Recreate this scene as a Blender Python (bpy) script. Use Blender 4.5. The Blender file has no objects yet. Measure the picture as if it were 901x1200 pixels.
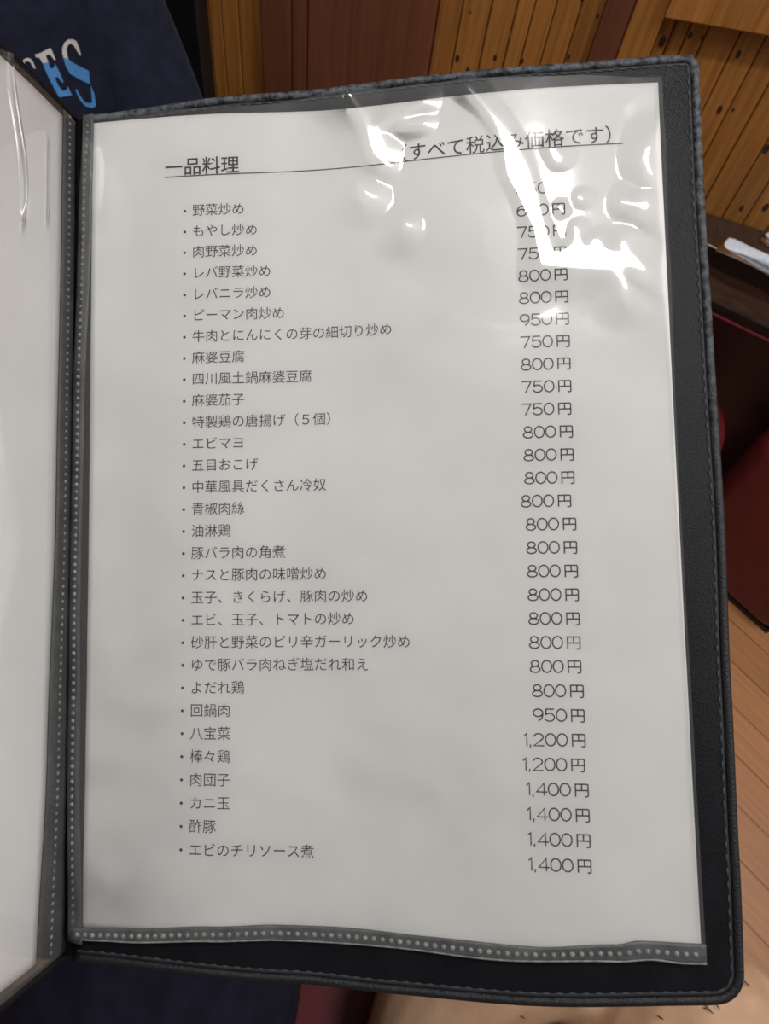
import bpy, bmesh, math, random
import numpy as np
from mathutils import Vector, Matrix, noise
from mathutils.bvhtree import BVHTree
random.seed(7)
scene = bpy.context.scene
COL = scene.collection

# ------------------------------------------------------------------ camera
FPX, CX, CY = 880.0, 450.5, 600.0
C = Vector((0.0, 0.0, 1.35))
RC = Matrix(((0.978653497, -0.205517234, 0.0),
             (0.177734442, 0.846354487, -0.502090182),
             (0.103188186, 0.491372312, 0.864815269)))
cam_d = bpy.data.cameras.new('camera')
cam = bpy.data.objects.new('camera', cam_d)
COL.objects.link(cam)
cam.matrix_world = Matrix.Translation(C) @ RC.to_4x4()
cam_d.sensor_fit = 'VERTICAL'
cam_d.sensor_height = 36.0
cam_d.sensor_width = 27.03
cam_d.lens = FPX / 1200.0 * 36.0
cam_d.clip_start = 0.01
cam_d.clip_end = 50
cam_d.dof.use_dof = True
cam_d.dof.focus_distance = 0.33
cam_d.dof.aperture_fstop = 22.0
scene.camera = cam

# ------------------------------------------------------------------ world, lamps, exposure
w = bpy.data.worlds.new('room_air')
scene.world = w
w.use_nodes = True
w.node_tree.nodes['Background'].inputs[0].default_value = (1.0, 0.985, 0.96, 1)
w.node_tree.nodes['Background'].inputs[1].default_value = 0.15
vs = scene.view_settings
vs.view_transform = 'Standard'
vs.look = 'None'
vs.exposure = 0.0
vs.gamma = 1.0
vs.use_curve_mapping = False


def area_lamp(name, loc, ang, power, sx, sy, col=(1.0, 0.975, 0.94)):
    d = bpy.data.lights.new(name, 'AREA')
    d.shape = 'RECTANGLE'
    d.size, d.size_y = sx, sy
    d.energy = power
    d.color = col
    o = bpy.data.objects.new(name, d)
    COL.objects.link(o)
    o.location = loc
    o.rotation_euler = (0, 0, math.radians(ang))
    return o


area_lamp('ceiling_tube', (-0.08, 0.26, 2.40), -12, 11.0, 0.24, 0.10)
area_lamp('added_fill', (1.25, 0.15, 2.40), 60, 27.0, 1.2, 0.55, (1.0, 0.985, 0.975))  # added fill from the right for the left page, no fixture known there
area_lamp('added_fill', (-1.5, -0.7, 2.40), 60, 6.0, 1.2, 0.30)  # added weak fill from behind on the left, not a known fixture


# ------------------------------------------------------------------ helpers
def ray(x, y):
    return RC @ Vector(((x - CX) / FPX, -(y - CY) / FPX, -1.0))


def node_mat(name, base=(0.5, 0.5, 0.5), rough=0.5, spec=0.5, noise_scale=None, noise_amt=0.15, bump=0.0, bump_scale=200.0,
             metallic=0.0, sheen=0.0, coat=0.0, sss=0.0, stretch=(1, 1, 1)):
    m = bpy.data.materials.new(name)
    m.use_nodes = True
    nt = m.node_tree
    b = nt.nodes['Principled BSDF']
    b.inputs['Base Color'].default_value = (*base, 1)
    b.inputs['Roughness'].default_value = rough
    b.inputs['Specular IOR Level'].default_value = spec
    b.inputs['Metallic'].default_value = metallic
    b.inputs['Sheen Weight'].default_value = sheen
    b.inputs['Coat Weight'].default_value = coat
    if sss:
        b.inputs['Subsurface Weight'].default_value = sss
        b.inputs['Subsurface Radius'].default_value = (0.01, 0.004, 0.002)
    tc = nt.nodes.new('ShaderNodeTexCoord')
    mp = nt.nodes.new('ShaderNodeMapping')
    mp.inputs['Scale'].default_value = stretch
    nt.links.new(tc.outputs['Object'], mp.inputs['Vector'])
    if noise_scale:
        n = nt.nodes.new('ShaderNodeTexNoise')
        n.inputs['Scale'].default_value = noise_scale
        n.inputs['Detail'].default_value = 6
        nt.links.new(mp.outputs[0], n.inputs['Vector'])
        r = nt.nodes.new('ShaderNodeValToRGB')
        r.color_ramp.elements[0].position = 0.3
        r.color_ramp.elements[1].position = 0.7
        r.color_ramp.elements[0].color = (*[c * (1 - noise_amt) for c in base], 1)
        r.color_ramp.elements[1].color = (*[min(1, c * (1 + noise_amt)) for c in base], 1)
        nt.links.new(n.outputs[0], r.inputs[0])
        nt.links.new(r.outputs[0], b.inputs['Base Color'])
    if bump:
        n2 = nt.nodes.new('ShaderNodeTexNoise')
        n2.inputs['Scale'].default_value = bump_scale
        n2.inputs['Detail'].default_value = 4
        nt.links.new(mp.outputs[0], n2.inputs['Vector'])
        bp = nt.nodes.new('ShaderNodeBump')
        bp.inputs['Strength'].default_value = bump
        bp.inputs['Distance'].default_value = 0.001
        nt.links.new(n2.outputs[0], bp.inputs['Height'])
        nt.links.new(bp.outputs[0], b.inputs['Normal'])
    return m


def link_mesh(name, verts, faces, mat, parent=None, smooth=False, mats=None, fmat=None):
    me = bpy.data.meshes.new(name)
    me.from_pydata([tuple(v) for v in verts], [], faces)
    for m in (mats or [mat]):
        me.materials.append(m)
    if fmat:
        me.polygons.foreach_set('material_index', fmat)
    if smooth:
        me.polygons.foreach_set('use_smooth', [True] * len(me.polygons))
    me.update()
    o = bpy.data.objects.new(name, me)
    COL.objects.link(o)
    if parent:
        o.parent = parent
    return o


def tag(o, label=None, cat=None, group=None, kind=None):
    if label:
        o['label'] = label
    if cat:
        o['category'] = cat
    if group:
        o['group'] = group
    if kind:
        o['kind'] = kind
    return o


def empty(name, mw, label, cat, group=None):
    o = bpy.data.objects.new(name, None)
    o.empty_display_size = 0.05
    COL.objects.link(o)
    o.matrix_world = mw
    return tag(o, label, cat, group)


class MB:
    """collects shapes into one mesh"""
    def __init__(s):
        s.v, s.f, s.m = [], [], []

    def add(s, v, f, mi=0):
        k = len(s.v)
        s.v += [Vector(x) for x in v]
        s.f += [tuple(i + k for i in q) for q in f]
        s.m += [mi] * len(f)

    def prism(s, poly, z0, z1, mi=0):
        n = len(poly)
        v = [(x, y, z0) for x, y in poly] + [(x, y, z1) for x, y in poly]
        f = [tuple(range(n - 1, -1, -1)), tuple(range(n, 2 * n))]
        f += [(i, (i + 1) % n, n + (i + 1) % n, n + i) for i in range(n)]
        s.add(v, f, mi)

    def tube(s, pts, radii, n=12, cap=True, flat=None, mi=0):
        pts = [Vector(p) for p in pts]
        rings = []
        up = None
        for i, p in enumerate(pts):
            t = (pts[min(i + 1, len(pts) - 1)] - pts[max(i - 1, 0)]).normalized()
            if up is None:
                up = flat.copy() if flat else (Vector((0, 0, 1)) if abs(t.z) < .9 else Vector((1, 0, 0)))
            a = (up - t * up.dot(t)).normalized()
            b = t.cross(a)
            up = a
            r = radii[i] if isinstance(radii, (list, tuple)) else radii
            ra, rb = r if isinstance(r, (list, tuple)) else (r, r)
            rings.append([p + a * (ra * math.sin(2 * math.pi * k / n)) + b * (rb * math.cos(2 * math.pi * k / n)) for k in range(n)])
        v = [q for r in rings for q in r]
        f = []
        for i in range(len(rings) - 1):
            for k in range(n):
                f.append((i * n + k, i * n + (k + 1) % n, (i + 1) * n + (k + 1) % n, (i + 1) * n + k))
        if cap:
            f.append(tuple(range(n - 1, -1, -1)))
            f.append(tuple((len(rings) - 1) * n + k for k in range(n)))
        s.add(v, f, mi)

    def limb(s, pts, radii, n=16, steps=6):
        """smooth closed limb with rounded ends (Catmull-Rom)"""
        P = [Vector(p) for p in pts]
        Q, Rr = [], []
        for i in range(len(P) - 1):
            p0, p1, p2, p3 = P[max(i - 1, 0)], P[i], P[i + 1], P[min(i + 2, len(P) - 1)]
            for k in range(steps):
                t = k / steps
                q = 0.5 * ((2 * p1) + (p2 - p0) * t + (2 * p0 - 5 * p1 + 4 * p2 - p3) * t * t + (3 * p1 - p0 - 3 * p2 + p3) * t ** 3)
                Q.append(q)
                Rr.append(radii[i] * (1 - t) + radii[i + 1] * t)
        Q.append(P[-1])
        Rr.append(radii[-1])
        d0 = (Q[0] - Q[1]).normalized()
        d1 = (Q[-1] - Q[-2]).normalized()
        A, Ar, B, Br = [], [], [], []
        for k in range(1, 5):
            a = k / 4 * math.pi / 2 * .98
            A.insert(0, Q[0] + d0 * Rr[0] * math.sin(a)); Ar.insert(0, Rr[0] * math.cos(a))
            B.append(Q[-1] + d1 * Rr[-1] * math.sin(a)); Br.append(Rr[-1] * math.cos(a))
        s.tube(A + Q + B, Ar + Rr + Br, n)

    def loft(s, rings, n=28, pw=2.4):
        """rings: (cx, cy, z, rx, ry, yaw) superellipses stacked in z"""
        v, f = [], []
        for cx, cy, z, rx, ry, yaw in rings:
            for k in range(n):
                a = 2 * math.pi * k / n
                c, q = math.cos(a), math.sin(a)
                x = rx * math.copysign(abs(c) ** (2 / pw), c)
                y = ry * math.copysign(abs(q) ** (2 / pw), q)
                v.append((cx + x * math.cos(yaw) - y * math.sin(yaw), cy + x * math.sin(yaw) + y * math.cos(yaw), z))
        for i in range(len(rings) - 1):
            for k in range(n):
                f.append((i * n + k, i * n + (k + 1) % n, (i + 1) * n + (k + 1) % n, (i + 1) * n + k))
        f.append(tuple(range(n - 1, -1, -1)))
        f.append(tuple((len(rings) - 1) * n + k for k in range(n)))
        s.add(v, f)

    def build(s, name, mat, parent=None, smooth=False, mats=None):
        return link_mesh(name, s.v, s.f, mat, parent, smooth, mats, s.m if mats else None)


def bake(o, mods):
    """apply modifiers without bpy.ops"""
    for typ, kw in mods:
        m = o.modifiers.new(typ, typ)
        for k, val in kw.items():
            setattr(m, k, val)
    dg = bpy.context.evaluated_depsgraph_get()
    me = bpy.data.meshes.new_from_object(o.evaluated_get(dg))
    o.modifiers.clear()
    old = o.data
    o.data = me
    me.name = old.name
    me.polygons.foreach_set('use_smooth', [True] * len(me.polygons))
    return o


def blob(o, voxel=0.008, it=4):
    return bake(o, [('REMESH', dict(mode='VOXEL', voxel_size=voxel)), ('SMOOTH', dict(factor=0.5, iterations=it))])


# ------------------------------------------------------------------ materials
def plank_mat(name, base, dark, grain=1.0, rough=0.45):
    m = bpy.data.materials.new(name)
    m.use_nodes = True
    nt = m.node_tree
    b = nt.nodes['Principled BSDF']
    b.inputs['Roughness'].default_value = rough
    b.inputs['Specular IOR Level'].default_value = 0.4
    geo = nt.nodes.new('ShaderNodeNewGeometry')
    tc = nt.nodes.new('ShaderNodeTexCoord')
    mp = nt.nodes.new('ShaderNodeMapping')
    mp.inputs['Scale'].default_value = (60, 60, 2.5)
    nt.links.new(tc.outputs['Object'], mp.inputs['Vector'])
    n = nt.nodes.new('ShaderNodeTexNoise')
    n.inputs['Scale'].default_value = 2.0
    n.inputs['Detail'].default_value = 8
    n.inputs['Roughness'].default_value = 0.65
    nt.links.new(mp.outputs[0], n.inputs['Vector'])
    r = nt.nodes.new('ShaderNodeValToRGB')
    r.color_ramp.elements[0].position = 0.32
    r.color_ramp.elements[1].position = 0.68
    r.color_ramp.elements[0].color = (*dark, 1)
    r.color_ramp.elements[1].color = (*base, 1)
    nt.links.new(n.outputs[0], r.inputs[0])
    # every board a little lighter or darker
    hs = nt.nodes.new('ShaderNodeHueSaturation')
    mr = nt.nodes.new('ShaderNodeMapRange')
    mr.inputs['To Min'].default_value = 0.78
    mr.inputs['To Max'].default_value = 1.2
    nt.links.new(geo.outputs['Random Per Island'], mr.inputs['Value'])
    nt.links.new(mr.outputs[0], hs.inputs['Value'])
    nt.links.new(r.outputs[0], hs.inputs['Color'])
    nt.links.new(hs.outputs[0], b.inputs['Base Color'])
    bp = nt.nodes.new('ShaderNodeBump')
    bp.inputs['Strength'].default_value = 0.12
    bp.inputs['Distance'].default_value = 0.001
    nt.links.new(n.outputs[0], bp.inputs['Height'])
    nt.links.new(bp.outputs[0], b.inputs['Normal'])
    return m


M_PINE = plank_mat('pine_board', (0.42, 0.175, 0.042), (0.22, 0.085, 0.017))
M_BROWN = plank_mat('red_brown_board', (0.155, 0.052, 0.026), (0.100, 0.033, 0.016))
M_KNOT = node_mat('wood_knot', (0.022, 0.009, 0.004), 0.6, noise_scale=300, noise_amt=.4)
M_GAP = node_mat('dark_gap', (0.012, 0.006, 0.003), 0.8, noise_scale=80)
M_LACQ = node_mat('dark_lacquer', (0.040, 0.022, 0.014), 0.28, noise_scale=30, noise_amt=.25, stretch=(6, 1, 1))
M_BLACK = node_mat('black_edge', (0.004, 0.004, 0.004), 0.35, noise_scale=60)
M_APRON = node_mat('brown_apron', (0.090, 0.050, 0.034), 0.5, noise_scale=14, noise_amt=.4, stretch=(2, 2, 9))
M_PALE_EDGE = node_mat('pale_edge', (0.55, 0.46, 0.36), 0.3, noise_scale=120)
M_RED = node_mat('red_vinyl', (0.115, 0.011, 0.015), 0.42, 0.4, noise_scale=25, noise_amt=.15, bump=.1, bump_scale=350)
M_LEATHER = node_mat('black_leatherette', (0.0036, 0.0039, 0.0054), 0.40, 0.17, noise_scale=90, noise_amt=.35, bump=.20, bump_scale=1900)
M_BIND = node_mat('worn_toplit_leatherette_edge', (0.0050, 0.0052, 0.0068), 0.5, 0.32, bump=.4, bump_scale=1300)


def wear_and_light(m):
    """patchy grey rubbing, with lamp light on the upper edge painted into the colour"""
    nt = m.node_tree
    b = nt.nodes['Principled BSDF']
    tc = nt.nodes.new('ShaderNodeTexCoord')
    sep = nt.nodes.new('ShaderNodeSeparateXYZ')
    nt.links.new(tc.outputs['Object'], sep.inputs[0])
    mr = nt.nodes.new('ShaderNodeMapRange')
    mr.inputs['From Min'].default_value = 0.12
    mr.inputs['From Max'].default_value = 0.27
    nt.links.new(sep.outputs['Y'], mr.inputs['Value'])  # paler towards the top: lamp light painted into the edge colour
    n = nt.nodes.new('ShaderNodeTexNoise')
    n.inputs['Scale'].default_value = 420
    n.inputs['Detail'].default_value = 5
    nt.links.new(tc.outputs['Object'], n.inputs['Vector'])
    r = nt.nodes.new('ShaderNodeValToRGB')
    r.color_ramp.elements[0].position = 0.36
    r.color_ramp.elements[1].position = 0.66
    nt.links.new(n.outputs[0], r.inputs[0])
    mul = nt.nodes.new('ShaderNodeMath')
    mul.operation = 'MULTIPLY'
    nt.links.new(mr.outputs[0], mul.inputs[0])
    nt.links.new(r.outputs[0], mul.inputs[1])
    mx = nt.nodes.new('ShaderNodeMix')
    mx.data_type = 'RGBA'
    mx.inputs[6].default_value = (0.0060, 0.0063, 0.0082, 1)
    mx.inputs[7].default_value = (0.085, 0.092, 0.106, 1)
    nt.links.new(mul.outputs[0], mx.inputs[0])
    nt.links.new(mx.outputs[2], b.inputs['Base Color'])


wear_and_light(M_BIND)
M_DBIND = node_mat('black_leatherette_edge', (0.0050, 0.0052, 0.0068), 0.45, 0.22, noise_scale=260, noise_amt=.5, bump=.3, bump_scale=1300)
M_THREAD = node_mat('grey_thread', (0.030, 0.031, 0.036), 0.7, noise_scale=400)
M_DTHREAD = node_mat('dark_thread', (0.006, 0.006, 0.009), 0.7, noise_scale=400)
M_BAND = node_mat('grey_vinyl_band', (0.062, 0.065, 0.065), 0.45, 0.35, noise_scale=120, noise_amt=.3, bump=.3, bump_scale=500)
M_BEAD = node_mat('pale_seam_bead', (0.140, 0.146, 0.142), 0.4, 0.4, noise_scale=500, noise_amt=.4)
M_PAPER = node_mat('menu_paper', (0.70, 0.692, 0.682), 0.75, 0.2, noise_scale=28, noise_amt=.035)
M_INK = node_mat('black_ink', (0.030, 0.030, 0.034), 0.7, 0.2, noise_scale=900, noise_amt=.3)
M_NAVY = node_mat('navy_cotton', (0.0125, 0.0155, 0.0330), 0.9, 0.15, noise_scale=60, noise_amt=.25, bump=.5, bump_scale=700, sheen=.05)
M_NAVY2 = node_mat('dark_navy_shorts', (0.0110, 0.0115, 0.0240), 0.9, 0.15, noise_scale=60, noise_amt=.25, bump=.5, bump_scale=700)
M_SKIN = node_mat('skin', (0.47, 0.295, 0.185), 0.5, 0.35, noise_scale=45, noise_amt=.10, bump=.25, bump_scale=260, sss=.12)
M_HAIR = node_mat('dark_hair', (0.012, 0.008, 0.006), 0.5, noise_scale=200)
M_WHITE = node_mat('white_print', (0.62, 0.60, 0.58), 0.7, noise_scale=300, noise_amt=.08)
M_BLUE = node_mat('blue_print', (0.075, 0.270, 0.620), 0.7, noise_scale=300, noise_amt=.12)
M_BOOTH = node_mat('black_booth_vinyl', (0.006, 0.0055, 0.006), 0.5, noise_scale=50)
M_TOWEL = node_mat('white_towel', (0.62, 0.66, 0.74), 0.7, noise_scale=160, noise_amt=.1, bump=.6, bump_scale=900)
M_TROUS = node_mat('dark_trousers', (0.015, 0.015, 0.018), 0.9, noise_scale=80)


def film_mat(name, haze=0.03, rough=0.05, ior=1.5):
    m = bpy.data.materials.new(name)
    m.use_nodes = True
    nt = m.node_tree
    nt.nodes.clear()
    out = nt.nodes.new('ShaderNodeOutputMaterial')
    tr = nt.nodes.new('ShaderNodeBsdfTransparent')
    df = nt.nodes.new('ShaderNodeBsdfDiffuse')
    df.inputs['Color'].default_value = (0.75, 0.76, 0.76, 1)
    gl = nt.nodes.new('ShaderNodeBsdfGlossy')
    gl.inputs['Roughness'].default_value = rough
    fr = nt.nodes.new('ShaderNodeFresnel')
    fr.inputs['IOR'].default_value = ior
    mul = nt.nodes.new('ShaderNodeMath')
    mul.operation = 'MULTIPLY'
    mul.use_clamp = True
    mul.inputs[1].default_value = 1.7          # both faces of the film reflect
    nt.links.new(fr.outputs[0], mul.inputs[0])
    tc = nt.nodes.new('ShaderNodeTexCoord')
    n = nt.nodes.new('ShaderNodeTexNoise')
    n.inputs['Scale'].default_value = 70
    n.inputs['Detail'].default_value = 3
    nt.links.new(tc.outputs['Object'], n.inputs['Vector'])
    bp = nt.nodes.new('ShaderNodeBump')
    bp.inputs['Strength'].default_value = 0.05
    bp.inputs['Distance'].default_value = 0.001
    nt.links.new(n.outputs[0], bp.inputs['Height'])
    nt.links.new(bp.outputs[0], gl.inputs['Normal'])
    m1 = nt.nodes.new('ShaderNodeMixShader')
    m1.inputs[0].default_value = haze
    g2 = nt.nodes.new('ShaderNodeBsdfGlossy')      # a second, wider gloss added for the soft haze around the glare
    g2.inputs['Roughness'].default_value = 0.26
    nt.links.new(bp.outputs[0], g2.inputs['Normal'])
    mg = nt.nodes.new('ShaderNodeMixShader')
    mg.inputs[0].default_value = 0.13
    nt.links.new(gl.outputs[0], mg.inputs[1])
    nt.links.new(g2.outputs[0], mg.inputs[2])
    m2 = nt.nodes.new('ShaderNodeMixShader')
    nt.links.new(tr.outputs[0], m1.inputs[1])
    nt.links.new(df.outputs[0], m1.inputs[2])
    nt.links.new(mul.outputs[0], m2.inputs[0])
    nt.links.new(m1.outputs[0], m2.inputs[1])
    nt.links.new(mg.outputs[0], m2.inputs[2])
    nt.links.new(m2.outputs[0], out.inputs['Surface'])
    return m


M_FILM = film_mat('clear_film', 0.035, 0.06)
M_WRAP = film_mat('clear_wrapper', 0.05, 0.10)


def floor_mat():
    m = bpy.data.materials.new('floor_boards')
    m.use_nodes = True
    nt = m.node_tree
    b = nt.nodes['Principled BSDF']
    b.inputs['Roughness'].default_value = 0.42
    tc = nt.nodes.new('ShaderNodeTexCoord')
    mp = nt.nodes.new('ShaderNodeMapping')
    mp.vector_type = 'POINT'
    mp.inputs['Rotation'].default_value = (0, 0, math.radians(38.3))
    mp.inputs['Location'].default_value = (0, 0.0040, 0)
    nt.links.new(tc.outputs['Object'], mp.inputs['Vector'])
    br = nt.nodes.new('ShaderNodeTexBrick')
    br.inputs['Scale'].default_value = 1.0
    br.inputs['Brick Width'].default_value = 4.0
    br.inputs['Row Height'].default_value = 0.072
    br.inputs['Mortar Size'].default_value = 0.0011
    br.inputs['Mortar Smooth'].default_value = 0.2
    br.inputs['Color1'].default_value = (0.43, 0.190, 0.074, 1)
    br.inputs['Color2'].default_value = (0.37, 0.160, 0.062, 1)
    br.inputs['Mortar'].default_value = (0.07, 0.025, 0.010, 1)
    nt.links.new(mp.outputs[0], br.inputs['Vector'])
    mp2 = nt.nodes.new('ShaderNodeMapping')
    mp2.inputs['Scale'].default_value = (2.5, 70, 1)
    nt.links.new(mp.outputs[0], mp2.inputs['Vector'])
    n = nt.nodes.new('ShaderNodeTexNoise')
    n.inputs['Scale'].default_value = 2
    n.inputs['Detail'].default_value = 8
    nt.links.new(mp2.outputs[0], n.inputs['Vector'])
    hs = nt.nodes.new('ShaderNodeHueSaturation')
    mr = nt.nodes.new('ShaderNodeMapRange')
    mr.inputs['From Min'].default_value = 0.3
    mr.inputs['From Max'].default_value = 0.7
    mr.inputs['To Min'].default_value = 0.84
    mr.inputs['To Max'].default_value = 1.13
    nt.links.new(n.outputs[0], mr.inputs['Value'])
    nt.links.new(mr.outputs[0], hs.inputs['Value'])
    nt.links.new(br.outputs['Color'], hs.inputs['Color'])
    nt.links.new(hs.outputs[0], b.inputs['Base Color'])
    return m


# ------------------------------------------------------------------ the setting
o = link_mesh('floor', [(-3, -3, 0), (3, -3, 0), (3, 1.6, 0), (-3, 1.6, 0), (-3, -3, -.05), (3, -3, -.05), (3, 1.6, -.05), (-3, 1.6, -.05)],
              [(0, 1, 2, 3), (7, 6, 5, 4), (0, 4, 5, 1), (1, 5, 6, 2), (2, 6, 7, 3), (3, 7, 4, 0)], floor_mat())
tag(o, 'orange brown wooden board floor', None, kind='structure')

WD = Vector((0.98792213, -0.15495118, 0))      # along the back wall
WN = Vector((0.15495118, 0.98792213, 0))       # into the wall
WOFF = 1.02637586
MW = Matrix(((WD.x, WN.x, 0, WN.x * WOFF), (WD.y, WN.y, 0, WN.y * WOFF), (0, 0, 1, 0), (0, 0, 0, 1)))


def wall_board(mb, s0, s1, z0, z1, front, bev=0.0013, mi=0, back=0.02):
    """one vertical board with bevelled long edges; front = y of its face (negative is towards the room)"""
    v = []
    for z in (z0, z1):
        v += [(s0, back, z), (s0, front + bev, z), (s0 + bev, front, z), (s1 - bev, front, z), (s1, front + bev, z), (s1, back, z)]
    f = [(0, 1, 2, 3, 4, 5)[::-1], (6, 7, 8, 9, 10, 11)] + [(i, (i + 1) % 6, 6 + (i + 1) % 6, 6 + i) for i in range(6)]
    mb.add(v, [tuple(q) for q in f], mi)


wall = MB()
Hh = 2.45
edges = [-2.4]
while edges[-1] < -0.60:
    edges.append(edges[-1] + 0.0316)
edges[-1] = -0.5594
left = edges + [-0.5393, -0.5128, -0.4765]
right = [-0.2275, -0.1969, -0.1605, -0.129, -0.1074, -0.082, -0.0522, -0.0239]
recess = [0.046, 0.0616, 0.0788, 0.0997, 0.1361, 0.165, 0.1943]
while recess[-1] < 2.4:
    recess.append(recess[-1] + random.choice((0.030, 0.034, 0.038)))
G = 0.0007
for L in (left, right, recess):
    for a, b in zip(L[:-1], L[1:]):
        wall_board(wall, a + G, b - G, 0, Hh, 0.0)
wall.add([(-2.4, 0.012, 0), (2.4, 0.012, 0), (2.4, 0.012, Hh), (-2.4, 0.012, Hh), (-2.4, .06, 0), (2.4, .06, 0), (2.4, .06, Hh), (-2.4, .06, Hh)],
         [(0, 1, 2, 3), (7, 6, 5, 4), (0, 4, 5, 1), (1, 5, 6, 2), (2, 6, 7, 3), (3, 7, 4, 0)], 1)
knots = [(-0.1909, 0.785, 3.2), (-0.141, 0.8, 2.6), (-0.105, 0.806, 2.4), (-0.0484, 0.827, 2.2), (-0.0294, 0.882, 2.0), (-0.0537, 0.896, 2.4),
         (0.0553, 0.875, 4.2), (0.0833, 0.89, 2.6), (0.0976, 0.891, 1.8), (0.1004, 0.862, 3.2), (0.145, 0.885, 3.0), (0.1553, 0.818, 3.6), (0.1707, 0.823, 1.6),
         (0.2323, 0.789, 4.2), (0.2455, 0.702, 3.0), (0.2733, 0.713, 4.2), (-0.1739, 0.774, 2.6), (-0.547, 0.80, 1.5), (-0.185, 0.845, 1.2)]
for s_, z_, r_ in knots:
    r_ *= 0.001
    n = 10
    pv = [(s_ + r_ * .8 * math.cos(2 * math.pi * k / n) * (1 + .2 * random.random()), -0.0004,
           z_ + r_ * 1.5 * math.sin(2 * math.pi * k / n) * (1 + .25 * random.random())) for k in range(n)]
    wall.add(pv, [tuple(range(n - 1, -1, -1))], 2)
wo = wall.build('wall_back', None, None, False, [M_PINE, M_GAP, M_KNOT])
wo.matrix_world = MW
tag(wo, 'knotty pine board wall behind the menu', None, kind='structure')

tr = MB()
for a, b in ((-0.4739, -0.4271), (-0.4271, -0.4035), (-0.4035, -0.2275)):
    wall_board(tr, a + .0012, b - .0006, 0, Hh, -0.012)
t1 = tr.build('trim_1', M_BROWN)
t1.matrix_world = MW
tag(t1, 'wide dark red brown board panel on the pine wall', None, kind='structure')
tr = MB()
wall_board(tr, -0.0239, 0.0087, 0, Hh, -0.010)
t2 = tr.build('trim_2', M_BROWN)
t2.matrix_world = MW
tag(t2, 'narrow dark brown upright strip on the pine wall', None, kind='structure')
tr = MB()
wall_board(tr, 0.0095, 0.0461, 0, Hh, -0.012)
t3 = tr.build('trim_3', M_PINE)
t3.matrix_world = MW
tag(t3, 'light wooden post beside the rail', None, kind='structure')
# rail at the upper right, its lower edge throws a small shadow
rl = MB()
n = 0.10
va = []
for s_, zl in ((0.0461, 0.9095), (1.6, 1.068)):
    va += [(s_, 0.0, zl), (s_, -0.022, zl), (s_, -0.024, zl + .002), (s_, -0.024, zl + n), (s_, 0.0, zl + n)]
rl.add(va, [(4, 3, 2, 1, 0), (5, 6, 7, 8, 9)] + [(i, (i + 1) % 5, 5 + (i + 1) % 5, 5 + i) for i in range(5)])
t4 = rl.build('trim_4', M_PINE)
t4.matrix_world = MW
tag(t4, 'wooden rail across the top of the boards at upper right', None, kind='structure')

# ------------------------------------------------------------------ booth bench at the left (black backrest against the wall)
bb = empty('booth_bench', MW, 'black booth bench with high backrest behind the person in navy shirt', 'bench')
mb = MB()
wall_board(mb, -1.5, -0.5597, 0.0, 1.12, -0.03, 0.004, 0, -0.001)
mb.build('backrest', M_BOOTH, bb)
mb = MB()
mb.prism([(-1.5, -.36), (-.58, -.36), (-.56, -.34), (-.56, -.031), (-1.5, -.031)], 0.30, 0.392)
mb.build('seat', M_BOOTH, bb)
mb = MB()
mb.prism([(-1.48, -.30), (-.60, -.30), (-.60, -.04), (-1.48, -.04)], 0.0, 0.30)
mb.build('plinth', M_BOOTH, bb)

# ------------------------------------------------------------------ table by the wall
TD = Vector((0.93361021, -0.35829035, 0))
TN = Vector((0.35829035, 0.93361021, 0))


def tf(x, off=0.0):
    return (x + TN.x * off, (0.98224 - 0.35829 * x) / 0.93361 + TN.y * off)


def wl(x, off=0.0008):
    return (x, (WOFF - off - WN.x * x) / WN.y)


tb = empty('dining_table', Matrix.Translation((0.7, 0.8, 0)), 'dark lacquered table with black edge standing against the pine wall', 'table')
Ti = Matrix.Translation((-0.7, -0.8, 0))


def tpart(name, mat, fn, parent=tb):
    m_ = MB()
    fn(m_)
    m_.v = [Ti @ p for p in m_.v]
    return m_.build(name, mat, parent)


M_REDTRIM = node_mat('red_trim', (0.19, 0.025, 0.032), 0.4, noise_scale=90)
XL, XR = 0.20, 1.15
tpart('tabletop', M_LACQ, lambda m_: m_.prism([tf(XL, .004), tf(XR, .004), wl(XR), wl(XL)], 0.652, 0.68))
tpart('front_edge', M_BLACK, lambda m_: m_.prism([tf(XL), tf(XR), tf(XR, .0035), tf(XL, .0035)], 0.652, 0.6788))
tpart('pale_edge_line', M_PALE_EDGE, lambda m_: m_.prism([tf(XL, .0002), tf(XR, .0002), tf(XR, .0016), tf(XL, .0016)], 0.6789, 0.6803))  # thin pale line along the tabletop's front edge
tpart('apron', M_APRON, lambda m_: m_.prism([tf(XL, .010), tf(XR, .010), tf(XR, .022), tf(XL, .022)], 0.594, 0.6515))
tpart('lower_rail', M_BLACK, lambda m_: m_.prism([tf(XL, .004), tf(XR, .004), tf(XR, .022), tf(XL, .022)], 0.5825, 0.5935))
tpart('red_edging', M_REDTRIM, lambda m_: m_.prism([tf(XL, .002), tf(XR, .002), tf(XR, .02), tf(XL, .02)], 0.5795, 0.582))
M_MAROON = node_mat('maroon_panel', (0.030, 0.005, 0.007), 0.5, noise_scale=18, noise_amt=.3)
tpart('back_panel', M_MAROON, lambda m_: m_.prism([wl(XL, .012), wl(XR, .012), wl(XR, .002), wl(XL, .002)], 0.03, 0.6515))
for lx in (XL + .03, XR - .05):
    def leg(m_, lx=lx):
        x0, y0 = tf(lx, .012)
        m_.prism([(x0, y0), (x0 + .03, y0 - .011), (x0 + .035, y0 + .012), (x0 + .005, y0 + .022)], 0.0, 0.578)
    tpart('leg', M_BLACK, leg)

# wrapped towels lying on the table


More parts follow.
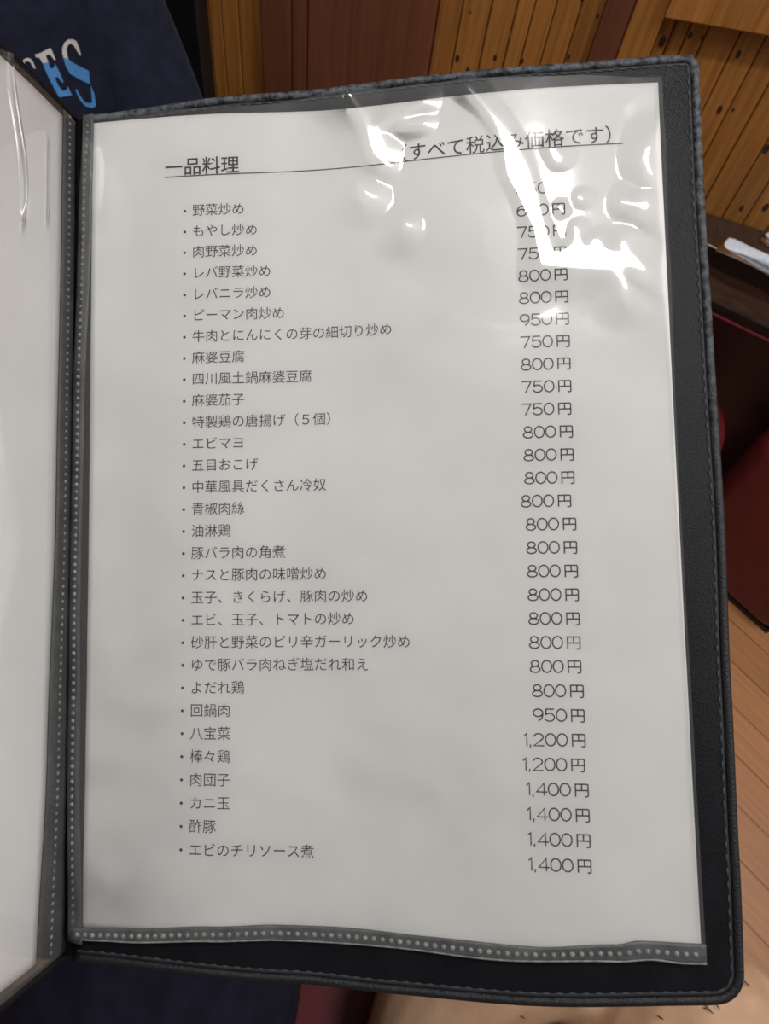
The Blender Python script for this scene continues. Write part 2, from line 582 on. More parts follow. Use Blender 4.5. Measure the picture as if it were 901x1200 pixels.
def towel(name, pts, widths, heights, label):
    p0 = Vector(pts[0])
    root = empty(name, Matrix.Translation(p0), label, 'hand towel', 'wrapped hand towels on the dark table')
    m_ = MB()
    rings = [Vector(p) - p0 for p in pts]
    # the roll: flattened, pinched and flared at its end
    m_.tube([r_ + Vector((0, 0, h_)) for r_, h_ in zip(rings, heights)], [(h_ * .98, w_) for h_, w_ in zip(heights, widths)], 16, True, Vector((0, 0, 1)))
    tw = m_.build('towel', M_TOWEL, root, True)
    bake(tw, [('SUBSURF', dict(levels=1, render_levels=1))])
    m2 = MB()
    side = Vector((-.40, -.92, 0)).normalized()
    q = [r_ + side * .010 + Vector((0, 0, .001)) for r_ in rings]
    m2.tube(q, [(.0009, w_ * 1.15) for w_ in widths], 12, True, Vector((0, 0, 1)))
    m2.build('wrapper', M_WRAP, root, True)
    return root


def pathpts(a, b, n, z):
    return [(a[0] + (b[0] - a[0]) * i / (n - 1), a[1] + (b[1] - a[1]) * i / (n - 1), z) for i in range(n)]


towel('wrapped_hand_towel', pathpts((0.383, 0.927), (0.545, 0.845), 9, 0.6806), [.0165, .0125, .0090, .0085, .0090, .0095, .0095, .0095, .008],
      [.0007, .0028, .0050, .0065, .0075, .0075, .0075, .0075, .005], 'long white hand towel in clear wrapper lying along the near edge of the dark table')
towel('wrapped_hand_towel.001', pathpts((0.442, 0.957), (0.60, 0.885), 9, 0.6806), [.004, .0095, .0105, .0100, .0095, .0095, .0095, .0095, .008],
      [.0030, .0060, .0070, .0072, .0075, .0075, .0075, .0075, .005], 'white wrapped hand towel nearer the wall, only its tip in the frame')


# ------------------------------------------------------------------ stools
def rounded_box(lx, ly, z0, z1, r, rings=5):
    m_ = MB()
    v = []
    segs = 8
    prof = []
    for k in range(rings + 1):
        a = math.pi / 2 * k / rings
        prof.append((r * (1 - math.cos(math.pi / 2 - a)), z0 + r * (1 - math.sin(a + 0) if False else 1 - math.sin(math.pi / 2 * k / rings))))
    prof = [(r * (1 - math.sin(math.pi / 2 * k / rings)), z0 + r * (1 - math.cos(math.pi / 2 * k / rings))) for k in range(rings + 1)]
    prof += [(r * (1 - math.cos(math.pi / 2 * k / rings)), z1 - r * (1 - math.sin(math.pi / 2 * k / rings))) for k in range(rings + 1)]
    R2 = r * 1.6
    n = 4 * (segs + 1)
    for ins, z in prof:
        for q, (sx, sy) in enumerate(((1, 1), (-1, 1), (-1, -1), (1, -1))):
            for k in range(segs + 1):
                a = math.pi / 2 * (q + k / segs)
                rr = max(R2 - ins, .001)
                v.append((sx * (lx / 2 - R2) + rr * math.cos(a), sy * (ly / 2 - R2) + rr * math.sin(a), z))
    f = []
    for i in range(len(prof) - 1):
        for k in range(n):
            f.append((i * n + k, i * n + (k + 1) % n, (i + 1) * n + (k + 1) % n, (i + 1) * n + k))
    f.append(tuple(range(n - 1, -1, -1)))
    f.append(tuple((len(prof) - 1) * n + k for k in range(n)))
    m_.add(v, f)
    return m_


def disc(mb, r0, r1, z0, z1, n=32):
    mb.tube([(0, 0, z0), (0, 0, z1)], [r0, r1], n)


E1 = Vector((0.785, -0.62, 0)).normalized()
E2 = Vector((0.62, 0.785, 0)).normalized()
sc_ = E1 * 0.075 + E2 * 1.080
st = empty('square_stool', Matrix.Translation(sc_) @ Matrix.Rotation(math.atan2(E1.y, E1.x), 4, 'Z'),
           'large dark red vinyl box stool standing on the board floor at the right edge', 'stool')
rounded_box(0.285, 0.105, 0.012, 0.385, 0.028).build('cushion', M_RED, st, True)
mb = MB()
mb.prism([(-.128, -.042), (.128, -.042), (.128, .042), (-.128, .042)], 0.0, 0.0125)
mb.build('base_plate', M_BLACK, st)

st = empty('round_stool', Matrix.Translation((0.398, 0.838, 0)), 'small round red vinyl stool tucked under the dark table', 'stool')
mb = MB()
mb.tube([(0, 0, .335), (0, 0, .338), (0, 0, .35), (0, 0, .40), (0, 0, .412), (0, 0, .418), (0, 0, .42)], [.105, .117, .125, .125, .119, .10, .05], 40)
mb.build('cushion', M_RED, st, True)
mb = MB()
disc(mb, .028, .028, .02, .335)
mb.build('post', M_BLACK, st)
mb = MB()
mb.tube([(0, 0, 0), (0, 0, .012), (0, 0, .022)], [.12, .115, .04], 32)
mb.build('base', M_BLACK, st)

SB = Matrix.Translation((0.02, -0.32, 0))
st = empty('bench_seat', SB, 'red vinyl bench seat under the bare leg and navy shorts at the bottom', 'bench')
rounded_box(0.70, 0.66, 0.36, 0.455, 0.03).build('cushion', M_RED, st, True)
mb = MB()
mb.prism([(-.32, -.30), (.32, -.30), (.32, .27), (-.32, .27)], 0.0, 0.36)
mb.build('base', M_BLACK, st)

# ------------------------------------------------------------------ the person across (navy T-shirt)
FX = Vector((0.8, 0.6, 0))                     # shoulder line
FY = Vector((0.6, -0.8, 0))                    # facing direction
pyaw = math.atan2(0.6, 0.8)
PB = Vector((-0.62, 0.86, 0))
per = empty('person', Matrix.Translation((PB.x, PB.y, 0.40)), 'person in navy T-shirt with white and blue letters, sitting beyond the menu', 'person')
PI_ = Matrix.Translation((-PB.x, -PB.y, -0.40))


def pp(a, b, z):
    return PB + FX * a + FY * b + Vector((0, 0, z))


def finish(mb, name, mat, parent, inv, voxel, it=4):
    mb.v = [inv @ p for p in mb.v]
    return blob(mb.build(name, mat, parent), voxel, it)


def ring(a, b, z, rx, ry):
    q = pp(a, b, z)
    return (q.x, q.y, z, rx, ry, pyaw)


mb = MB()
mb.loft([ring(0, 0, .41, .15, .10), ring(0, 0, .50, .16, .105), ring(0, 0, .62, .145, .095), ring(0, -.005, .76, .155, .10), ring(0, -.02, .88, .165, .10),
         ring(0, -.03, .95, .14, .075), ring(0, -.03, .99, .06, .055), ring(0, -.02, 1.05, .05, .052)])
# head with jaw, nose, ears
mb.loft([ring(0, .01, 1.03, .03, .035), ring(0, .02, 1.045, .05, .06), ring(0, .02, 1.08, .063, .078), ring(0, .012, 1.13, .072, .088), ring(0, .0, 1.19, .074, .094),
         ring(0, -.005, 1.23, .062, .08), ring(0, -.005, 1.255, .03, .04)], pw=2.1)
mb.limb([pp(0, .095, 1.15), pp(0, .112, 1.115)], [.010, .013], 10)
for s in (-1, 1):
    mb.limb([pp(s * .073, .0, 1.11), pp(s * .08, -.005, 1.145)], [.009, .013], 8)
    sh = [pp(s * .14, -.02, .93), pp(s * .175, .04, .80), pp(s * .205, .12, .645)] if s > 0 else [pp(s * .165, -.02, .93), pp(s * .21, .02, .80), pp(s * .22, .06, .655)]
    hand = pp(s * .10, .34, .70)
    mb.limb(sh, [.052, .046, .040])
    mb.limb([sh[2], sh[2].lerp(hand, .5), hand], [.040, .036, .026])
    mb.limb([hand, hand.lerp(pp(s * .05, .40, .70), .7)], [.026, .030], 12)
    for k in range(4):
        f0 = hand + (pp(s * .05, .40, .70) - hand).normalized() * .05 + Vector((0, 0, (k - 1.5) * .017))
        ln = (.062, .072, .068, .052)[3 - k]
        dr = (pp(s * -.01, .42, .695) - hand).normalized()
        mb.limb([f0, f0 + dr * ln * .55, f0 + dr * ln + FX * (-s * .018)], [.0095, .0088, .0075], 8, 3)
    mb.limb([hand + Vector((0, 0, .022)), hand + FY * .035 + Vector((0, 0, .052)), hand + FY * .058 + Vector((0, 0, .060))], [.011, .010, .008], 8, 3)
    mb.limb([pp(s * .085, .02, .48), pp(s * .10, .22, .49), pp(s * .11, .42, .48)], [.080, .072, .056])
    mb.limb([pp(s * .11, .42, .48), pp(s * .11, .44, .26), pp(s * .11, .42, .09)], [.056, .050, .036])
    mb.limb([pp(s * .11, .40, .055), pp(s * .115, .52, .035)], [.038, .030])
finish(mb, 'body', M_SKIN, per, PI_, .006, 3)
mb = MB()
mb.loft([ring(0, .005, .46, .195, .135), ring(0, .01, .50, .20, .14), ring(0, .01, .62, .185, .128), ring(0, .005, .74, .185, .125), ring(0, -.01, .86, .185, .122),
         ring(0, -.025, .93, .165, .10), ring(0, -.03, .965, .10, .075), ring(0, -.03, .985, .066, .06)])
for s in (-1, 1):
    sh = [pp(s * .135, -.02, .92), pp(s * .172, .03, .82), pp(s * .205, .11, .655)] if s > 0 else [pp(s * .15, -.02, .92), pp(s * .205, .015, .81), pp(s * .22, .05, .69)]
    mb.limb(sh, [.062, .062, .066], 20)


def folds(o, amp, sx, sz, seed):
    """cloth folds: long soft ridges down the garment"""
    me = o.data
    nrm = [v.normal.copy() for v in me.vertices]
    for v, n_ in zip(me.vertices, nrm):
        c = v.co
        k = noise.noise(Vector((c.x / sx + seed, c.y / sx, c.z / sz + c.x * 2)))
        k2 = noise.noise(Vector((c.x / sx * 2.3 - seed, c.y / sx * 2.3, c.z / sz * 1.7)))
        v.co = c + n_ * amp * ((1 - abs(k) * 2.2) * .8 + k2 * .4)
    me.update()


shirt = finish(mb, 'tshirt', M_NAVY, per, PI_, .007, 5)
mb = MB()
mb.loft([ring(0, .0, .395, .165, .115), ring(0, .0, .50, .178, .12), ring(0, .0, .56, .165, .108)])
for s in (-1, 1):
    mb.limb([pp(s * .085, .02, .485), pp(s * .10, .22, .49), pp(s * .11, .43, .48)], [.092, .084, .068])
    mb.limb([pp(s * .11, .43, .48), pp(s * .11, .445, .26), pp(s * .11, .42, .11)], [.068, .062, .052])
finish(mb, 'trousers', M_TROUS, per, PI_, .009, 4)
mb = MB()
mb.loft([ring(0, -.035, 1.12, .070, .065), ring(0, -.03, 1.17, .083, .085), ring(0, -.012, 1.22, .080, .098), ring(0, -.008, 1.255, .06, .075), ring(0, -.008, 1.275, .025, .03)], pw=2.1)
finish(mb, 'hair', M_HAIR, per, PI_, .007, 3)
for s in (-1, 1):
    e_ = MB()
    e_.limb([pp(s * .028, .088, 1.15), pp(s * .034, .088, 1.15)], [.008, .008], 10)
    e_.v = [PI_ @ q for q in e_.v]
    e_.build('eye', M_HAIR, per, True)
e_ = MB()
e_.limb([pp(-.02, .094, 1.085), pp(0, .099, 1.083), pp(.02, .094, 1.085)], [.004, .006, .004], 8)
e_.v = [PI_ @ q for q in e_.v]
e_.build('mouth', node_mat('lips', (0.30, 0.10, 0.08), .5, noise_scale=90), per, True)

folds(shirt, .0065, .055, .26, 3.3)
# printed letters, laid on the shirt's surface
dgm = shirt.data
bvh = BVHTree.FromPolygons([per.matrix_world @ v.co for v in dgm.vertices], [tuple(p.vertices) for p in dgm.polygons])


def print_poly(mb, poly, mi):
    """a filled outline, cut into a fine net so that it follows the cloth"""
    bm = bmesh.new()
    vs_ = [bm.verts.new((x, -y, 0)) for x, y in poly]
    bm.faces.new(vs_)
    bmesh.ops.triangulate(bm, faces=bm.faces[:])
    for _ in range(2):
        bmesh.ops.subdivide_edges(bm, edges=bm.edges[:], cuts=1, use_grid_fill=True)
    bmesh.ops.triangulate(bm, faces=bm.faces[:])
    idx = {}
    v, f = [], []
    for vt in bm.verts:
        x, y = vt.co.x / 6.93, -vt.co.y / 6.93
        d = ray(x, y).normalized()
        hit = bvh.ray_cast(C, d)
        if hit[0] is None:
            continue
        idx[vt.index] = len(v)
        v.append(PI_ @ (hit[0] - d * .0016))
    bm.verts.index_update()
    for fc in bm.faces:
        if all(q.index in idx for q in fc.verts):
            f.append(tuple(idx[q.index] for q in fc.verts))
    bm.free()
    mb.add(v, f, mi)


def letter(polys):
    m_ = MB()
    for poly, mi in polys:
        print_poly(m_, poly, mi)
    lo = m_.build('printed_letter', None, shirt, False, [M_WHITE, M_BLUE])
    tag(lo, 'letter printed white above and blue below')


letter([([(660, 455), (640, 438), (600, 372), (575, 352), (552, 365), (542, 400), (545, 450), (556, 478), (514, 468), (506, 430), (505, 395), (520, 350), (550, 322), (590, 318), (620, 335), (640, 380)], 0),
        ([(556, 478), (572, 496), (620, 525), (720, 575), (735, 688), (640, 642), (570, 600), (535, 540), (514, 468)], 1),
        ([(735, 690), (742, 760), (748, 830), (725, 838), (690, 830), (650, 775), (625, 725), (612, 728), (640, 800), (690, 860), (750, 880), (780, 860), (765, 760)], 1)])
letter([([(283, 443), (330, 430), (400, 393), (415, 395), (453, 488), (440, 487), (405, 440), (372, 452), (392, 505), (345, 512), (320, 470), (290, 465)], 0),
        ([(345, 512), (392, 505), (412, 560), (440, 545), (445, 520), (455, 530), (490, 600), (515, 665), (505, 672), (470, 625), (445, 630), (470, 690), (510, 740), (540, 730), (548, 700), (560, 720), (585, 775), (480, 790), (430, 700), (385, 610)], 1)])
letter([([(180, 510), (190, 485), (215, 470), (245, 475), (268, 500), (290, 560), (272, 552), (245, 505), (220, 495), (200, 502), (205, 560), (190, 575)], 0),
        ([(190, 575), (205, 560), (240, 650), (290, 700), (320, 690), (330, 720), (280, 740), (225, 690)], 1)])

# ------------------------------------------------------------------ the person holding the menu: only lap and legs are near the frame
NB = Vector((0.05, -0.36, 0.455))
nper = empty('person.001', Matrix.Translation(NB), 'person sitting with a bare folded leg and navy shorts, seen at the bottom edge', 'person')
NI = Matrix.Translation(-NB)
mb = MB()
mb.loft([(0.05, -.42, .47, .16, .11, 0), (0.05, -.42, .56, .175, .125, 0), (0.05, -.43, .68, .155, .11, 0), (0.05, -.44, .80, .15, .10, 0)])
mb.limb([(0.17, -.40, .555), (0.285, -.20, .572), (0.372, -.005, .565)], [.098, .096, .083])       # right thigh, knee out to the side
mb.limb([(0.345, .02, .530), (0.25, .045, .520), (0.165, -.005, .505), (.13, -.07, .495)], [.076, .072, .066, .050])  # folded shin
mb.limb([(.13, -.07, .495), (.125, -.15, .49), (.135, -.22, .485)], [.042, .040, .028])             # foot
for k in range(5):
    mb.limb([(.11 + k * .013, -.21, .49), (.107 + k * .0145, -.255 + .006 * k, .485)], [.010 + .003 * (k == 4), .008 + .003 * (k == 4)], 8, 3)
mb.limb([(-.05, -.40, .555), (-.10, -.18, .56), (-.13, .04, .555)], [.098, .092, .076])           # left thigh
mb.limb([(-.13, .04, .545), (-.14, .06, .30), (-.14, .03, .10)], [.070, .058, .040])
mb.limb([(-.14, .02, .06), (-.15, .15, .035)], [.042, .032])
finish(mb, 'body', M_SKIN, nper, NI, .005, 2)
mb = MB()
mb.loft([(0.05, -.42, .46, .185, .135, 0), (0.05, -.42, .56, .195, .145, 0), (0.05, -.43, .70, .172, .127, 0)])
mb.limb([(0.15, -.41, .555), (0.20, -.30, .56)], [.118, .116], 20)
mb.limb([(-.05, -.40, .555), (-.095, -.20, .565), (-.115, .02, .57), (-.125, .09, .56)], [.118, .118, .124, .118], 20)
folds(finish(mb, 'shorts', M_NAVY2, nper, NI, .008, 4), .006, .06, .2, 7.1)
body = nper.children[0]
bv2 = BVHTree.FromPolygons([nper.matrix_world @ v.co for v in body.data.vertices], [tuple(p.vertices) for p in body.data.polygons])
for (x, y, dx, dy) in ((826, 1178, 9, 12), (824, 1181, 7, 3), (838, 1176, 4, 9), (889, 1090, -3, 5), (770, 1190, 6, 5), (872, 1150, 4, 7), (610, 1190, 5, 4)):
    pts = []
    for k in range(4):
        t = k / 3
        hit = bv2.ray_cast(C, ray(x + dx * t, y + dy * t * (2 - t) * .8).normalized())
        if hit[0] is not None:
            pts.append(NI @ (hit[0] + Vector((0, 0, .001 + .003 * math.sin(t * 2.6)))))
    if len(pts) == 4:
        mb = MB()
        mb.tube(pts, [.0005, .0005, .0004, .0002], 5)
        mb.build('leg_hair', M_HAIR, nper)

# ------------------------------------------------------------------ the menu folder
O = Vector((-0.07519037, -0.01156642, 1.03838682))
A = Matrix(((0.96714733, -0.21721706, -0.13207116), (0.13707613, 0.88312232, -0.44867038), (0.21409386, 0.41582655, 0.88388466)))
MM = Matrix.Translation(O) @ A.to_4x4()
mm = 0.001


def trough(u):
    return -5.0 * math.exp(-((u - 95) / 45) ** 2)


def hb(u, v):
    a = (u - 105) / 105
    b = (v - 148.5) / 148.5
    return -2.31 * a * b - 3.0 * (a * a - .5) + 1.034 * (b * b - .5)


def nz(u, v, s, seed=0.0):
    return noise.noise(Vector((u / s + seed, v / s - seed * .7, seed)))


def hp(u, v):
    """paper surface (mm)"""
    return hb(u, v) + trough(u) + 0.35 * nz(u, v, 45, 3.1) + 0.13 * nz(u, v, 16, 8.3) + 0.05 * (1 - abs(nz(u, v, 22, 5.5)) * 3)


def hc(u, v):
    """cover surface"""
    return hb(u, v) + .6 * trough(u) - 3.6


def P3(u, v, w_):
    return Vector((u * mm, v * mm, w_ * mm))


HU = -10.0                                     # hinge of the left half


def left_pt(s_, v, off=0.0):
    """point on the left half: s_ mm from the hinge, off mm above its cover"""
    # integrate the curl: steep next to the spine, opening outwards
    x, z, ds = 0.0, 0.0, 2.0
    v += 3.6 if v > 150 else -1.0 if v < 0 else -1.0 + 4.6 * v / 150
    t = 0.0
    th = math.radians(86)
    while t < s_ - 1e-6:
        d = min(ds, s_ - t)
        th = math.radians(86 - max(0.0, t + d / 2 - 25) * 0.25)
        x -= math.cos(th) * d
        z += math.sin(th) * d
        t += d
    if s_ < 0:
        x, z = -s_ * math.cos(th), s_ * math.sin(th)
    return Vector(((HU + x + math.sin(th) * off) * mm, v * mm, (hb(HU, v) - 4.5 + z + math.cos(th) * off) * mm))


def grid(fn, us, vs_, thick=None):
    """surface net, optional second skin below"""
    nu, nv = len(us), len(vs_)
    V = [fn(u, v) for v in vs_ for u in us]
    F = [(j * nu + i, j * nu + i + 1, (j + 1) * nu + i + 1, (j + 1) * nu + i) for j in range(nv - 1) for i in range(nu - 1)]
    if thick:
        k = len(V)
        V += [thick(u, v) for v in vs_ for u in us]
        F += [(k + j * nu + i, k + (j + 1) * nu + i, k + (j + 1) * nu + i + 1, k + j * nu + i + 1) for j in range(nv - 1) for i in range(nu - 1)]
        for i in range(nu - 1):
            F.append((i, k + i, k + i + 1, i + 1))
            a = (nv - 1) * nu + i
            F.append((a, a + 1, k + a + 1, k + a))
        for j in range(nv - 1):
            a, b = j * nu, (j + 1) * nu
            F.append((a, b, k + b, k + a))
            a, b = a + nu - 1, b + nu - 1
            F.append((a, k + a, k + b, b))
    return V, F


def lin(a, b, n):
    return [a + (b - a) * i / (n - 1) for i in range(n)]


def interp(tab, x):
    if x <= tab[0][0]:
        return tab[0][1]
    for (a, fa), (b, fb) in zip(tab[:-1], tab[1:]):
        if x <= b:
            t = (x - a) / (b - a)
            t = t * t * (3 - 2 * t)
            return fa + (fb - fa) * t
    return tab[-1][1]


folder = empty('menu_folder', MM, 'open black leatherette menu folder with clear plastic sleeves held in the foreground', 'menu')
CT = [(-12, 302.5), (0, 302.6), (64, 305.6), (128, 307.6), (174, 308.0), (226, 309.5)]
CB = [(-12, -13.0), (0, -13.5), (76, -15.8), (110, -17.0), (150, -17.2), (226, -14.2)]
CR = [(-20, 223.5), (30, 224.4), (86, 225.0), (143, 226.0), (203, 225.6), (250, 225.2), (312, 225.6)]


def cover_uv(p, q):
    """p, q in 0..1 over the right cover with rounded corners"""
    v = None
    u = -6 + p * 232
    v0, v1 = interp(CB, u), interp(CT, u)
    v = v0 + q * (v1 - v0)
    umax = interp(CR, v)
    r = 9.0 if q < .5 else 3.5
    dv = min(v - v0, v1 - v)
    ins = r - math.sqrt(max(0, r * r - (r - dv) ** 2)) if dv < r else 0
    u = -6 + p * (umax + 6 - ins)
    return u, v


ps = lin(0, 1, 60)
qs = sorted(set(lin(0, 1, 81) + [.002, .005, .009, .014, .02, .98, .986, .991, .995, .998]))
V, F = grid(lambda p, q: P3(*(lambda u, v: (u, v, hc(u, v)))(*cover_uv(p, q))), ps, qs,
            lambda p, q: P3(*(lambda u, v: (u, v, hc(u, v) - 3.0))(*cover_uv(p, q))))
cov = link_mesh('cover', V, F, M_LEATHER, folder, True)
tag(cov, 'right cover under the printed page')


def outline(inset, step=1.2):
    """points along the right cover's top, right and bottom edges, inset in mm"""
    pts = []
    r1, r2 = max(.6, 4.0 - inset * .6), max(3.0, 9.5 - inset)
    ue = lambda v: interp(CR, v) - inset
    u = -4.0
    while u < ue(306) - r1:
        pts.append((u, interp(CT, u) - inset)); u += step
    cu, cv = ue(306) - r1, interp(CT, ue(306)) - inset - r1
    for k in range(7):
        a = math.pi / 2 * (1 - k / 6)
        pts.append((cu + r1 * math.cos(a), cv + r1 * math.sin(a)))
    v = cv - step
    vb = interp(CB, 220) + inset + r2
    while v > vb:
        pts.append((ue(v), v)); v -= step
    cu = ue(vb) - r2
    for k in range(9):
        a = -math.pi / 2 * k / 8
        pts.append((cu + r2 * math.cos(a), vb + r2 * math.sin(a)))
    u = cu - step
    while u > -4:
        pts.append((u, interp(CB, u) + inset)); u -= step
    return pts


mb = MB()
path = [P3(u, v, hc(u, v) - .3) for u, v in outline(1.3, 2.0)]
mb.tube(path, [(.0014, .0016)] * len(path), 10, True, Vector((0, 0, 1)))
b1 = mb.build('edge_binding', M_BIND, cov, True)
tag(b1, 'edge of the right cover, rubbed grey, with lamp light painted in along the top')


def stitches(fn_pts, hfun, r, dash, gap, mb):
    acc, on, cur = 0.0, True, []
    for a, b in zip(fn_pts[:-1], fn_pts[1:]):
        L = math.dist(a, b)
        if on:
            cur.append(a)
        acc += L
        if acc > (dash if on else gap):
            if on and len(cur) > 1:
                q = [hfun(*c) for c in cur]
                mb.tube(q, [r * .55] + [r] * (len(q) - 2) + [r * .55] if len(q) > 2 else [r, r], 6)
            on = not on
            cur = []
            acc = 0.0


mb = MB()
stitches(outline(3.9, .7), lambda u, v: P3(u, v, hc(u, v) + .12), .00035, 2.3, 0.9, mb)
mb.build('stitching', M_THREAD, cov)
mb = MB()
path = [P3(u, v, hc(u, v) + .02) for u, v in outline(3.4, 2.0)]
mb.tube(path, [(.00025, .0005)] * len(path), 6, True, Vector((0, 0, 1)))
mb.build('groove', M_DTHREAD, cov)

# spine valley
V, F = grid(lambda t, v: P3(-11.5 + 7.5 * t, v, hb(HU, v) - 4.6 - 0.9 * math.sin(math.pi * t) + 1.2 * t), lin(0, 1, 9), lin(-13, 302.5, 60),
            lambda t, v: P3(-11.5 + 7.5 * t, v, hb(HU, v) - 8.0))
link_mesh('spine', V, F, M_LEATHER, folder, True)

# left cover
ss = list(reversed(lin(0.2, 222, 50)))
V, F = grid(lambda s_, v: left_pt(s_, v + .015 * s_ * (1 if v > 150 else -1) * abs(v - 150) / 150, 0.0), ss, lin(-12, 299.3, 40),
            lambda s_, v: left_pt(s_, v + .015 * s_ * (1 if v > 150 else -1) * abs(v - 150) / 150, -3.0))
lcov = link_mesh('cover', V, F, M_LEATHER, folder, True)
tag(lcov, 'left cover folded up towards the viewer')
for vv in (298.2, -10.8):
    mb = MB()
    path = [left_pt(s_, vv + .015 * s_ * (1 if vv > 150 else -1), .2) for s_ in lin(.5, 220, 60)]
    mb.tube(path, [.0016] * len(path), 8)
    mb.build('edge_binding', M_DBIND, lcov, True)
for vv in (296.3, -8.6):
    mb = MB()
    stitches([(s_, vv + .015 * s_ * (1 if vv > 150 else -1)) for s_ in lin(.5, 219, 320)], lambda a, b: left_pt(a, b, .25), .00035, 2.3, .9, mb)
    mb.build('stitching', M_THREAD, lcov)

# ------------------------------------------------------------------ clear sleeves
BT = [(-2, -.2), (0.5, 0.2), (15, 1.2), (48, 3.2), (71, 4.2), (92, 4.2), (123, 3.4), (158, 2.8), (183, 4.7), (191, 6.2), (211, 5.8)]
BB = [(-5, -4.6), (-3, -4.0), (15, -3.6), (47, -1.9), (71, -1.0), (110, -1.2), (145, -2.2), (183, -.6), (195, 0.4), (204, -.4), (211, -.4)]
FT = [(-4, 300.5), (4, 299.6), (30, 299.0), (60, 299.4), (100, 302.5), (140, 302.8), (180, 301.0), (211, 298.6)]
FRT = [(-5, 211.2), (60, 211.0), (150, 210.6), (240, 210.8), (300, 211.3)]


def smooth(x):
    x = max(0, min(1, x))
    return x * x * (3 - 2 * x)


def ridge(u, v, a, b, wd):
    """a crease running from a to b in the film"""
    ax, ay = a
    bx, by = b
    dx, dy = bx - ax, by - ay
    L2 = dx * dx + dy * dy
    t = max(0, min(1, ((u - ax) * dx + (v - ay) * dy) / L2))
    d = math.hypot(u - ax - t * dx, v - ay - t * dy)
    return math.exp(-(d / wd) ** 2) * (math.sin(math.pi * (.08 + .84 * t)))


CREASES = [((102, 300), (120, 268), 5, .55), ((141, 302), (163, 262), 4.5, .75), ((163, 262), (176, 226), 5, .7), ((170, 230), (206, 226), 6, .8),
           ((186, 262), (207, 236), 5, .35), ((110, 290), (130, 286), 4, .3), ((193, 272), (198, 258), 3, .35), ((100, 262), (125, 240), 7, .25),
           ((30, 150), (110, 120), 6, .10), ((120, 160), (200, 100), 8, .12), ((60, 60), (140, 20), 7, .12)]


def wrinkle(u, v):
    env = .05 + smooth((v - 195) / 55) * (.35 + .65 * smooth((u - 70) / 70))
    n1 = nz(u, v, 26, 1.7)
    n2 = nz(u, v, 11, 5.2)
    n3 = 1 - abs(nz(u, v, 15, 9.4)) * 2
    z = env * (0.55 * n1 + 0.20 * n2 + 0.18 * n3)
    for a, b, wd, am in CREASES:
        z += am * ridge(u, v, a, b, wd) * .55
    return z


# the film at the top of the page is creased; its height there is shaped so the lamp's glare fills drawn outlines
GLARE_SHAPES = [[(98.8, 300.7, 0.48), (105.3, 290.7, 1.13), (108.5, 283.6, 2.58), (110.5, 278.3, 2.9), (111.9, 273.5, 0.64)],
         [(111.0, 287.6, 0.97), (118.4, 291.2, 0.64), (126.6, 294.9, 0.48)], [(118.4, 287.9, 0.48), (126.6, 287.2, 0.48)],
         [(142.7, 298.8, 0.48), (148.9, 291.4, 0.81), (153.4, 285.2, 1.61), (157.1, 277.5, 2.58), (159.9, 266.6, 3.86), (163.1, 258.2, 3.22), (167.0, 245.0, 2.09), (169.0, 235.3, 2.58)],
         [(168.5, 232.1, 1.45), (178.9, 233.8, 4.35), (187.9, 232.1, 3.86), (196.9, 231.1, 2.58), (201.2, 227.5, 1.13)],
         [(179.5, 244.3, 0.81), (180.2, 236.3, 1.61)], [(186.3, 238.9, 1.29), (187.4, 234.4, 2.25)], [(195.6, 237.9, 0.81), (196.4, 234.0, 1.29)],
         [(195.3, 220.6, 0.81), (194.2, 224.6, 1.13), (191.3, 227.9, 0.97)], [(205.4, 272.0, 0.48), (203.7, 267.5, 0.81), (205.4, 261.6, 0.64)],
         [(203.0, 251.4, 1.29), (202.6, 249.8, 1.29)], [(195.9, 252.4, 0.48), (199.2, 251.2, 0.64)], [(172.2, 273.1, 1.29), (173.9, 269.7, 1.61)],
         [(103.8, 263.6, 0.48), (106.0, 261.7, 0.64)], [(119.4, 249.9, 0.48), (119.7, 249.4, 0.48)], [(174.1, 252.7, 0.64), (174.6, 251.0, 0.81)], [(181.1, 255.5, 0.48), (181.4, 254.6, 0.48)]]
LAMP = Vector((-0.08, 0.26, 2.40))
KF = -0.21
RF = 1.12
FU0, FV0, FN, FM = 78.0, 184.0, 136, 120       # 1 mm net


